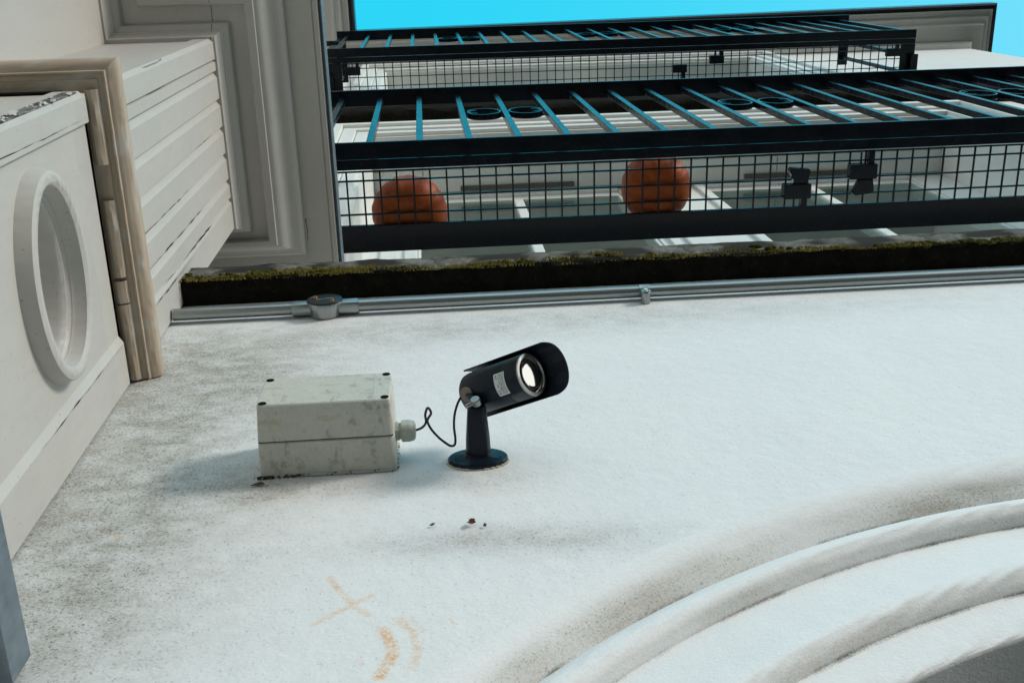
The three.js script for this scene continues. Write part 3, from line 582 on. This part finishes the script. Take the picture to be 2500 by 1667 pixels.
// ------------------------------------------------------------------ small black fixtures clamped to the grilles
function fixture(label, x, z, floor, dirn, funnel, zEnd) {
  const t = thing('clamp_fixture', label, 'fixture', [x, h(floor), z], 'fixtures clamped to the balcony floors');
  part(t, 'body', box(x - .039, x + .039, floor - .034, floor - .004, z - .021, z + .021, .003), M.iron);
  const za = Math.min(z + dirn * .0215, zEnd), zb = Math.max(z + dirn * .0215, zEnd);
  part(t, 'arm', box(x + .016, x + .033, floor - .022, floor - .004, za, zb, .002), M.iron);
  part(t, 'cable', cyl(V(x - .002, floor - .010, za), V(x - .002, floor - .010, zb), .003, .003, 8), M.rubber);
  if (funnel) {
    const s = new THREE.Shape(); s.moveTo(-.012, 0); s.lineTo(-.028, .034); s.quadraticCurveTo(-.028, .040, -.022, .040); s.lineTo(.024, .036); s.quadraticCurveTo(.028, .034, .026, .026); s.lineTo(.022, 0); s.closePath();
    const g = new THREE.ExtrudeGeometry(s, { depth: .02, bevelEnabled: true, bevelSize: .002, bevelThickness: .002, bevelSegments: 1 }); g.rotateX(Math.PI / 2); if (dirn > 0) g.scale(1, 1, -1);
    if (dirn > 0) { const ix = g.attributes.position; for (let i = 0; i < ix.count; i += 3) { const ax = ix.getX(i), ay = ix.getY(i), az = ix.getZ(i); ix.setXYZ(i, ix.getX(i + 1), ix.getY(i + 1), ix.getZ(i + 1)); ix.setXYZ(i + 1, ax, ay, az); } g.computeVertexNormals(); }
    g.translate(x + .006, h(floor - .008), z - dirn * .024); part(t, 'shade', g, M.iron);
  }
}
fixture('small black clamp fixture with a cup, near the inner floor bar, near balcony', 1.021, -.088, 2.935, -1, true, -.137);
fixture('small black clamp fixture with its arm on the outer floor bar of the near balcony', 1.207, -.040, 2.935, 1, true, .016);
fixture('small black fixture on the far balcony with its arm on the outer bar', 1.56, -.005, 5.85, 1, false, .04);
fixture('small black fixture on the far balcony with its arm on the inner bar', 1.36, -.045, 5.85, -1, false, -.113);
fixture('small black fixture beside the right corner of the far balcony', 2.53, 0, 5.85, 1, false, .04);
fixture('small black fixture beside the left end of the far balcony', -.37, 0, 5.85, 1, false, .04);

// ------------------------------------------------------------------ galvanised conduit under the ledge
{
  const t = thing('conduit', 'galvanised steel conduit pipe running along the wall under the mossy ledge', 'pipe', [.5, h(1.727), 0]);
  const y = 1.729, z = .0142, r = .0102;
  const seg = (a, b) => { const g = cyl(V(a, y, z), V(b, y, z), r, r, 28); return g; };
  part(t, 'pipe', seg(-.432, -.226), M.zinc); part(t, 'pipe', seg(-.142, 2.9), M.zinc);
  for (const [a, b] of [[-.238, -.206], [-.162, -.128]]) part(t, 'coupler', lathe([[r + .0005, 0], [.0128, .0008], [.0130, .003], [.0130, b - a - .003], [.0126, b - a - .0005], [r + .0005, b - a]], V(a, y, z), new THREE.Vector3(1, 0, 0), 28), M.zinc);
  const bx = -.184;
  const ib = part(t, 'inspection_box', lathe([[.0, .0005], [.0235, .0005], [.0255, .002], [.0270, .014], [.0288, .0245], [.0283, .0258], [0, .0258]], V(bx, y, 0), new THREE.Vector3(0, 0, 1), 40), M.zinc);
  part(ib, 'box_lid', lathe([[.0286, .0260], [.0292, .0275], [.0286, .0290], [.0262, .0292], [.0258, .0284], [0, .0284]], V(bx, y, 0), new THREE.Vector3(0, 0, 1), 40), std({ color: rgb(.02, .025, .026), roughness: .3, metalness: .3 }));
  for (const [dx, dy] of [[-.0155, .008], [.0135, -.012]]) part(ib, 'lid_screw', lathe([[0, .0322], [.002, .0318], [.0032, .030], [.0034, .0285]].reverse(), V(bx + dx, y + dy, 0), new THREE.Vector3(0, 0, 1), 14), M.brass);
  { // raised cast lettering, worn past reading: small ridges across the lid
    const gs = []; for (let k = 0; k < 9; k++) { const g = new THREE.BoxGeometry(.0012 + .0012 * rnd(), .0024, .0008); g.rotateZ(.3 + .8 * (rnd() - .5)); g.translate(bx - .012 + k * .0032, h(y - .001 + k * .0006 + .0012 * (rnd() - .5)), .0288); gs.push(g); }
    part(ib, 'cast_ridges', mergeGeometries(gs), std({ color: rgb(.45, .46, .45), roughness: .4, metalness: .5 }));
  }
  for (const x of [.352, 1.52, 2.5]) {
    const s = part(t, 'saddle', lathe([[.0076, 0], [.0080, .001], [.0080, .0195], [.0072, .0205], [0, .0205]], V(x - .001, y - .0205, 0), new THREE.Vector3(0, 0, 1), 24), M.zinc);
    const rows = []; for (const [q, dx] of [[0, -.009], [1, -.009], [1, .009], [0, .009]]) { const row = []; for (let k = 0; k <= 16; k++) { const a = -Math.PI * .62 + k / 16 * Math.PI * 1.3, rr = r + .0003 + q * .0016; row.push(V(x + dx, y + rr * Math.sin(a), z + rr * Math.cos(a))); } rows.push(row); }
    part(s, 'strap', sheet(rows, .6), M.zinc);
    part(s, 'washer', lathe([[0, .0228], [.0080, .0226], [.0086, .0218], [.0086, .0208]].reverse(), V(x - .001, y - .0205, 0), new THREE.Vector3(0, 0, 1), 24), M.zinc);
    part(s, 'screw', lathe([[0, .0260], [.0022, .0256], [.0036, .0243], [.0038, .0229]].reverse(), V(x - .001, y - .0195, 0), new THREE.Vector3(0, 0, 1), 16), M.chrome);
  }
}

// ------------------------------------------------------------------ junction box
{
  const t = thing('junction_box', 'grey-cream plastic junction box with stained underside, screwed to the stucco', 'junction box', [-.133, h(1.134), 0]);
  const body = (x0, x1, y0, y1, z0, z1, dx) => { // tapered box with soft corners: ring of points per level
    const lv = [[z0, 0], [z1 - .0015, dx], [z1, dx + .0012]], R = .006, rows = lv.map(([z, e]) => { const p = []; const cx = [x1 - R - e, x0 + R + e, x0 + R + e, x1 - R - e], cy = [y1 - R - e, y1 - R - e, y0 + R + e, y0 + R + e]; for (let c = 0; c < 4; c++) for (let k = 0; k <= 5; k++) { const a = Math.PI / 2 * (c + k / 5); p.push(V(cx[c] + R * Math.cos(a), cy[c] + R * Math.sin(a), z)); } p.push(p[0].clone()); return p; });
    const s = sheet(rows, .5); const last = rows[2], cap = new THREE.ShapeGeometry(new THREE.Shape(last.slice(0, -1).map((q) => new THREE.Vector2(q.x, q.y)))); cap.translate(0, 0, z1);
    return [boxUV(s), boxUV(cap)];
  };
  part(t, 'base', body(-.2118, -.0545, 1.134, 1.2245, 0, .0436, .0012)[0], M.plastic);
  part(t, 'gasket', box(-.2095, -.0568, 1.1365, 1.222, .0437, .0451, 0), M.dark);
  const [rim, face] = body(-.2106, -.0553, 1.1352, 1.2232, .0452, .089, .0025);
  const lid = part(t, 'lid', face, M.plastic); part(lid, 'lid_rim', rim, M.plastic);
  for (const [x, y] of [[-.2015, 1.1435], [-.0640, 1.1435], [-.2015, 1.2145], [-.0640, 1.2145]]) {
    const sc = part(lid, 'screw_recess', lathe([[.0047, .0890], [.0047, .0894], [.0044, .0896], [.0042, .0894], [.0042, .0891], [0, .0891]], V(x, y, 0), new THREE.Vector3(0, 0, 1), 20), M.dark);
  }
  part(lid, 'lid_seam', box(-.0778, -.0773, 1.140, 1.219, .0890, .0892, 0), std({ color: rgb(.40, .40, .36), roughness: .6 }));
  const gy = 1.168, gz = .0345, ax = new THREE.Vector3(1, 0, 0), gm = std({ map: rep(boxMap, 9), color: rgb(.85, .9, .9), roughness: .4 });
  const gl = part(t, 'cable_gland', lathe([[0, 0], [.0118, 0], [.0118, .0045], [.0108, .0052], [.0108, .0075]], V(-.0560, gy, gz), ax, 6), gm);
  part(gl, 'gland_nut', lathe([[.009, 0], [.0125, .0002], [.0130, .0012], [.0130, .0100], [.0124, .0112], [.0122, .0135], [.0108, .0158], [.0075, .0170], [0, .0172]], V(-.0486, gy, gz), ax, 12), gm);
  { const gs = []; for (let k = 0; k < 90; k++) { const f = Math.pow(rnd(), 1.5), g = new THREE.IcosahedronGeometry(.0004 + .0012 * rnd() * (1.2 - f), 1); g.scale(1.8, .8, .8); g.rotateZ(rnd()); g.translate(-.213 + .158 * f, h(1.1335 - .0015 * rnd()), .0006 + .003 * rnd()); gs.push(g); } for (let k = 0; k < 26; k++) { const g = new THREE.IcosahedronGeometry(.0003 + .0006 * rnd(), 1); g.translate(-.0542 + .002 * rnd(), h(1.135 + .07 * rnd()), .001 + .006 * rnd() * rnd()); gs.push(g); } const gm2 = part(t, 'grime', mergeGeometries(gs), std({ color: rgb(.05, .042, .032), roughness: 1 })); gm2.userData.kind = 'stuff'; }
  part(t, 'sealant', mergeGeometries([0, 1, 2, 3].map((k) => { const g = new THREE.SphereGeometry(.004 + .002 * rnd(), 8, 6); g.scale(2.2 + rnd() * 2, .5, .45); g.translate(-.145 + k * .025, h(1.1335), .002); return g; })), M.stucco);
}

// ------------------------------------------------------------------ security camera
const CD = new THREE.Vector3(.7053, -.5506, .4472).normalize(), CN = new THREE.Vector3(-.6562, -.7454, .1172).normalize();
const CS = new THREE.Vector3().crossVectors(CD, CN).normalize();
const CO = V(.0651, 1.1701, .0835);
const cp3 = (t, n, s) => CO.clone().addScaledVector(CD, t).addScaledVector(CN, n).addScaledVector(CS, s);
{
  const t = thing('security_camera', 'black bullet security camera with hood and round lens on a bracket', 'security camera', [.039, h(1.146), 0]);
  const R = .0255;
  part(t, 'body', lathe([[0, -.0405], [.0185, -.0405], [.0225, -.0395], [.0248, -.0365], [R, -.032], [R, .030], [R - .0003, .0305], [R - .0003, .0312], [R, .0317], [R, .0515], [.0252, .0540]], CO, CD, 64), M.camBlack);
  const bz = part(t, 'bezel', lathe([[.0252, .0540], [.0246, .0556], [.0216, .0560], [.0208, .0550], [.0206, .0530]], CO, CD, 64), M.steel, 'worn bare metal ring round the lens');
  part(bz, 'front_plate', lathe([[.0207, .0528], [.0168, .0528], [.0167, .0545], [.0152, .0548], [.0140, .0545], [.0139, .0530]], CO, CD, 64), M.mirror);
  part(bz, 'lens_groove', lathe([[.0171, .05285], [.0170, .0551], [.0160, .0552], [.0159, .05285]], CO, CD, 48), M.camBlack);
  part(bz, 'lens_glass', lathe([[.0139, -.0003], [.0136, .0001], [.007, .0002], [0, .0002]], cp3(.0545, 0, 0), CD.clone().addScaledVector(CN, .075), 48), M.mirror);
  // hood: an open shell on the upper side
  {
    const rows = [], A = 1.30; const arc = (rad, tt0, tt1) => { const out = []; for (let k = 0; k <= 30; k++) { const f = k / 30 * 2 - 1, a = f * A; const e = Math.abs(f); out.push([a, rad, e]); } return out; };
    const ring = (rad, tt, front) => arc(rad).map(([a, r, e]) => cp3(tt + (front ? -.008 * Math.pow(e, 6) : .012 * (1 - Math.pow(e, 3))), -r * Math.cos(a), r * Math.sin(a)));
    for (const [rad, tt, fr] of [[.0305, -.048, 0], [.0305, .0835, 1], [.0308, .0842, 1], [.0320, .0842, 1], [.0323, .0835, 1], [.0323, -.048, 0], [.0305, -.048, 0]]) rows.push(ring(rad, tt, fr));
    part(t, 'hood', sheet(rows, .6), M.camBlack);
    part(t, 'hood_spacer', (() => { const g = new THREE.BoxGeometry(.03, .006, .01); g.applyMatrix4(new THREE.Matrix4().makeBasis(CD, CN, CS).setPosition(cp3(.01, -.0280, 0))); return g; })(), M.camBlack);
  }
  // rating label, curved round the body
  {
    const c = document.createElement('canvas'); c.width = 420; c.height = 260; const x = c.getContext('2d');
    x.fillStyle = '#c9d2d0'; x.fillRect(0, 0, 420, 260);
    let q = 7; const r2 = () => (q = (q * 16807) % 2147483647) / 2147483647;
    for (let j = 0; j < 15; j++) for (let i = 0; i < 62; i++) if (r2() > .42) { x.fillStyle = r2() > .5 ? '#3c4240' : '#6a706d'; x.fillRect(18 + i * 6.1, 100 + j * 9.4, 5, 7); }
    x.fillStyle = '#232a2b'; x.font = 'bold 74px sans-serif'; x.fillText('FC', 24, 80); x.fillText('CE', 306, 80);
    x.strokeStyle = '#232a2b'; x.lineWidth = 7; x.strokeRect(206, 66, 44, 12);
    const tx = new THREE.CanvasTexture(c); tx.colorSpace = THREE.SRGBColorSpace; tx.magFilter = THREE.LinearFilter;
    const pos = [], uv = [], idx = [], n = 16, a0 = -.56, a1 = .50;
    for (let k = 0; k <= n; k++) { const f = k / n, a = a0 + (a1 - a0) * f; for (const [e, tt] of [[0, .0195], [1, .0358]]) { const p = cp3(tt, (R + .0003) * Math.cos(a), (R + .0003) * Math.sin(a)); pos.push(p.x, p.y, p.z); uv.push(f, 1 - e); } }
    for (let k = 0; k < n; k++) { const a = k * 2; idx.push(a, a + 1, a + 2, a + 1, a + 3, a + 2); }
    const g = new THREE.BufferGeometry(); g.setAttribute('position', new THREE.Float32BufferAttribute(pos, 3)); g.setAttribute('uv', new THREE.Float32BufferAttribute(uv, 2)); g.setIndex(idx); g.computeVertexNormals();
    part(t, 'rating_label', g, std({ map: tx, roughness: .45, side: THREE.DoubleSide }), 'small silver rating label on the camera body');
  }
  // bracket: oval flange, tapered stem, clamp bolt
  const fx = .0393, fy = 1.1462;
  const fl = lathe([[0, 0], [.0345, 0], [.0352, .0012], [.0352, .0048], [.0340, .0062], [.020, .0070], [.0165, .0085], [.0150, .012], [0, .012]], new THREE.Vector3(), new THREE.Vector3(0, 0, 1), 56); fl.scale(1, .68, 1); fl.translate(fx, h(fy), 0);
  const flange = part(t, 'flange', fl, M.camBlack);
  for (const s of [-1, 1]) { const g = lathe([[.0042, .0060], [.0042, .00705], [.0037, .0071], [.0036, .0068], [0, .0067]], new THREE.Vector3(), new THREE.Vector3(0, 0, 1), 20); g.translate(fx + s * .0228, h(fy - .0055), -.0003); part(flange, 'screw_hole', g, M.dark); }
  { const gs = []; for (let k = 0; k < 46; k++) { const a = Math.PI * (1.02 + .96 * k / 45) + .05 * rnd(), g = new THREE.IcosahedronGeometry(.0011 + .0012 * rnd(), 1); g.scale(1.5, .8, .8); g.translate(fx + .0350 * Math.cos(a), h(fy + .0240 * Math.sin(a)), .0006); gs.push(g); } const ck = part(flange, 'caulk', mergeGeometries(gs), std({ color: rgb(.42, .40, .33), roughness: .8 })); ck.userData.kind = 'stuff'; }
  const st = lathe([[.0150, .0095], [.0147, .012], [.0140, .03], [.0115, .060], [.0108, .0675], [.0100, .0695], [0, .0700]], new THREE.Vector3(), new THREE.Vector3(0, 0, 1), 36); st.scale(1, .8, 1); st.translate(fx + .001, h(1.149), 0);
  part(t, 'stem', st, M.camBlack);
  const A = cp3(-.0245, .0262, -.002);
  part(t, 'washer', lathe([[0, -.0010], [.0088, -.0010], [.0092, .0002], [.0088, .0016], [.0050, .0024], [0, .0026]], A, CN, 32), std({ color: rgb(.20, .17, .14), roughness: .5, metalness: .5 }));
  const nutC = V(.0395, 1.1445, .0765), bolt = new THREE.Vector3(-.86, -.25, -.30).normalize();
  part(t, 'swivel_stud', cyl(A.clone().addScaledVector(CN, -.002), nutC.clone().addScaledVector(bolt, .001), .0042, .0048, 16), M.camBlack);
  part(t, 'clamp_nut', lathe([[0, -.0045], [.0052, -.0045], [.0058, -.0035], [.0058, .0035], [.0050, .0045], [0, .0045]], nutC, new THREE.Vector3(-.2, -.3, .93).normalize(), 18), M.steel);
  part(t, 'clamp_bolt', cyl(nutC.clone(), nutC.clone().addScaledVector(bolt, .0125), .0026, .0026, 12), M.steel);
}
{
  const c = tube([V(-.0318, 1.168, .0345), V(-.0245, 1.164, .039), V(-.0192, 1.160, .0471), V(-.0193, 1.157, .059), V(-.0160, 1.156, .0675), V(-.0125, 1.158, .0600), V(-.0173, 1.163, .0482), V(-.0142, 1.163, .0384), V(-.0068, 1.160, .0290), V(.0010, 1.160, .0209), V(.0090, 1.160, .0152), V(.0130, 1.160, .0165), V(.0142, 1.160, .0230), V(.0133, 1.161, .0394), V(.0150, 1.164, .0545), V(.0200, 1.170, .0668), V(.0270, 1.178, .0730), V(.0400, 1.1855, .0690)], .00145, 160, 10);
  const m = new THREE.Mesh(c, M.rubber); m.name = 'camera_cable'; m.castShadow = m.receiveShadow = true; m.userData = { label: 'thin black cable looping from the junction box gland to the camera', category: 'cable' }; scene.add(m);
}

// ------------------------------------------------------------------ scraps caught on the stucco
function scrap(name, label, x, y, pts, mat, lift = .002) {
  const s = new THREE.Shape(pts.map(([a, b]) => new THREE.Vector2(a, b))), g = new THREE.ExtrudeGeometry(s, { depth: .0008, bevelEnabled: false }), p = g.attributes.position;
  for (let i = 0; i < p.count; i++) p.setZ(i, p.getZ(i) + .0015 + lift * vnoise(p.getX(i) * 300, p.getY(i) * 300, 601)); g.computeVertexNormals(); g.translate(x, h(y), 0);
  const m = new THREE.Mesh(g, mat); m.name = numbered(name); m.castShadow = m.receiveShadow = true; m.userData = { label, category: 'debris' }; scene.add(m);
}
scrap('leaf_scrap', 'reddish brown leaf scrap stuck on the stucco below the camera flange', .0247, .9965, [[-.004, -.004], [-.001, -.007], [.001, -.003], [.0045, -.003], [.003, .001], [.004, .004], [.0005, .0035], [-.002, .006], [-.003, .001], [-.005, .0]], std({ color: rgb(.10, .028, .02), roughness: .7 }), .005);
scrap('grit_scrap', 'black grit speck stuck on the stucco beside the leaf scrap', .0382, .990, [[-.002, -.001], [.001, -.0025], [.002, .0005], [-.0005, .003]], M.leaf);
scrap('soot_scrap', 'dark crumb of grit on the wall at the left of the leaf scrap', -.016, .9985, [[-.003, -.001], [.0, -.002], [.003, 0], [0, .0015]], M.leaf);
scrap('paint_chip', 'black lifted paint chip under the lower corner of the junction box', -.2105, 1.1185, [[-.009, -.005], [-.003, .001], [.002, .002], [.007, -.004], [.0, -.0035]], M.leaf);

renderer.render(scene, camera);
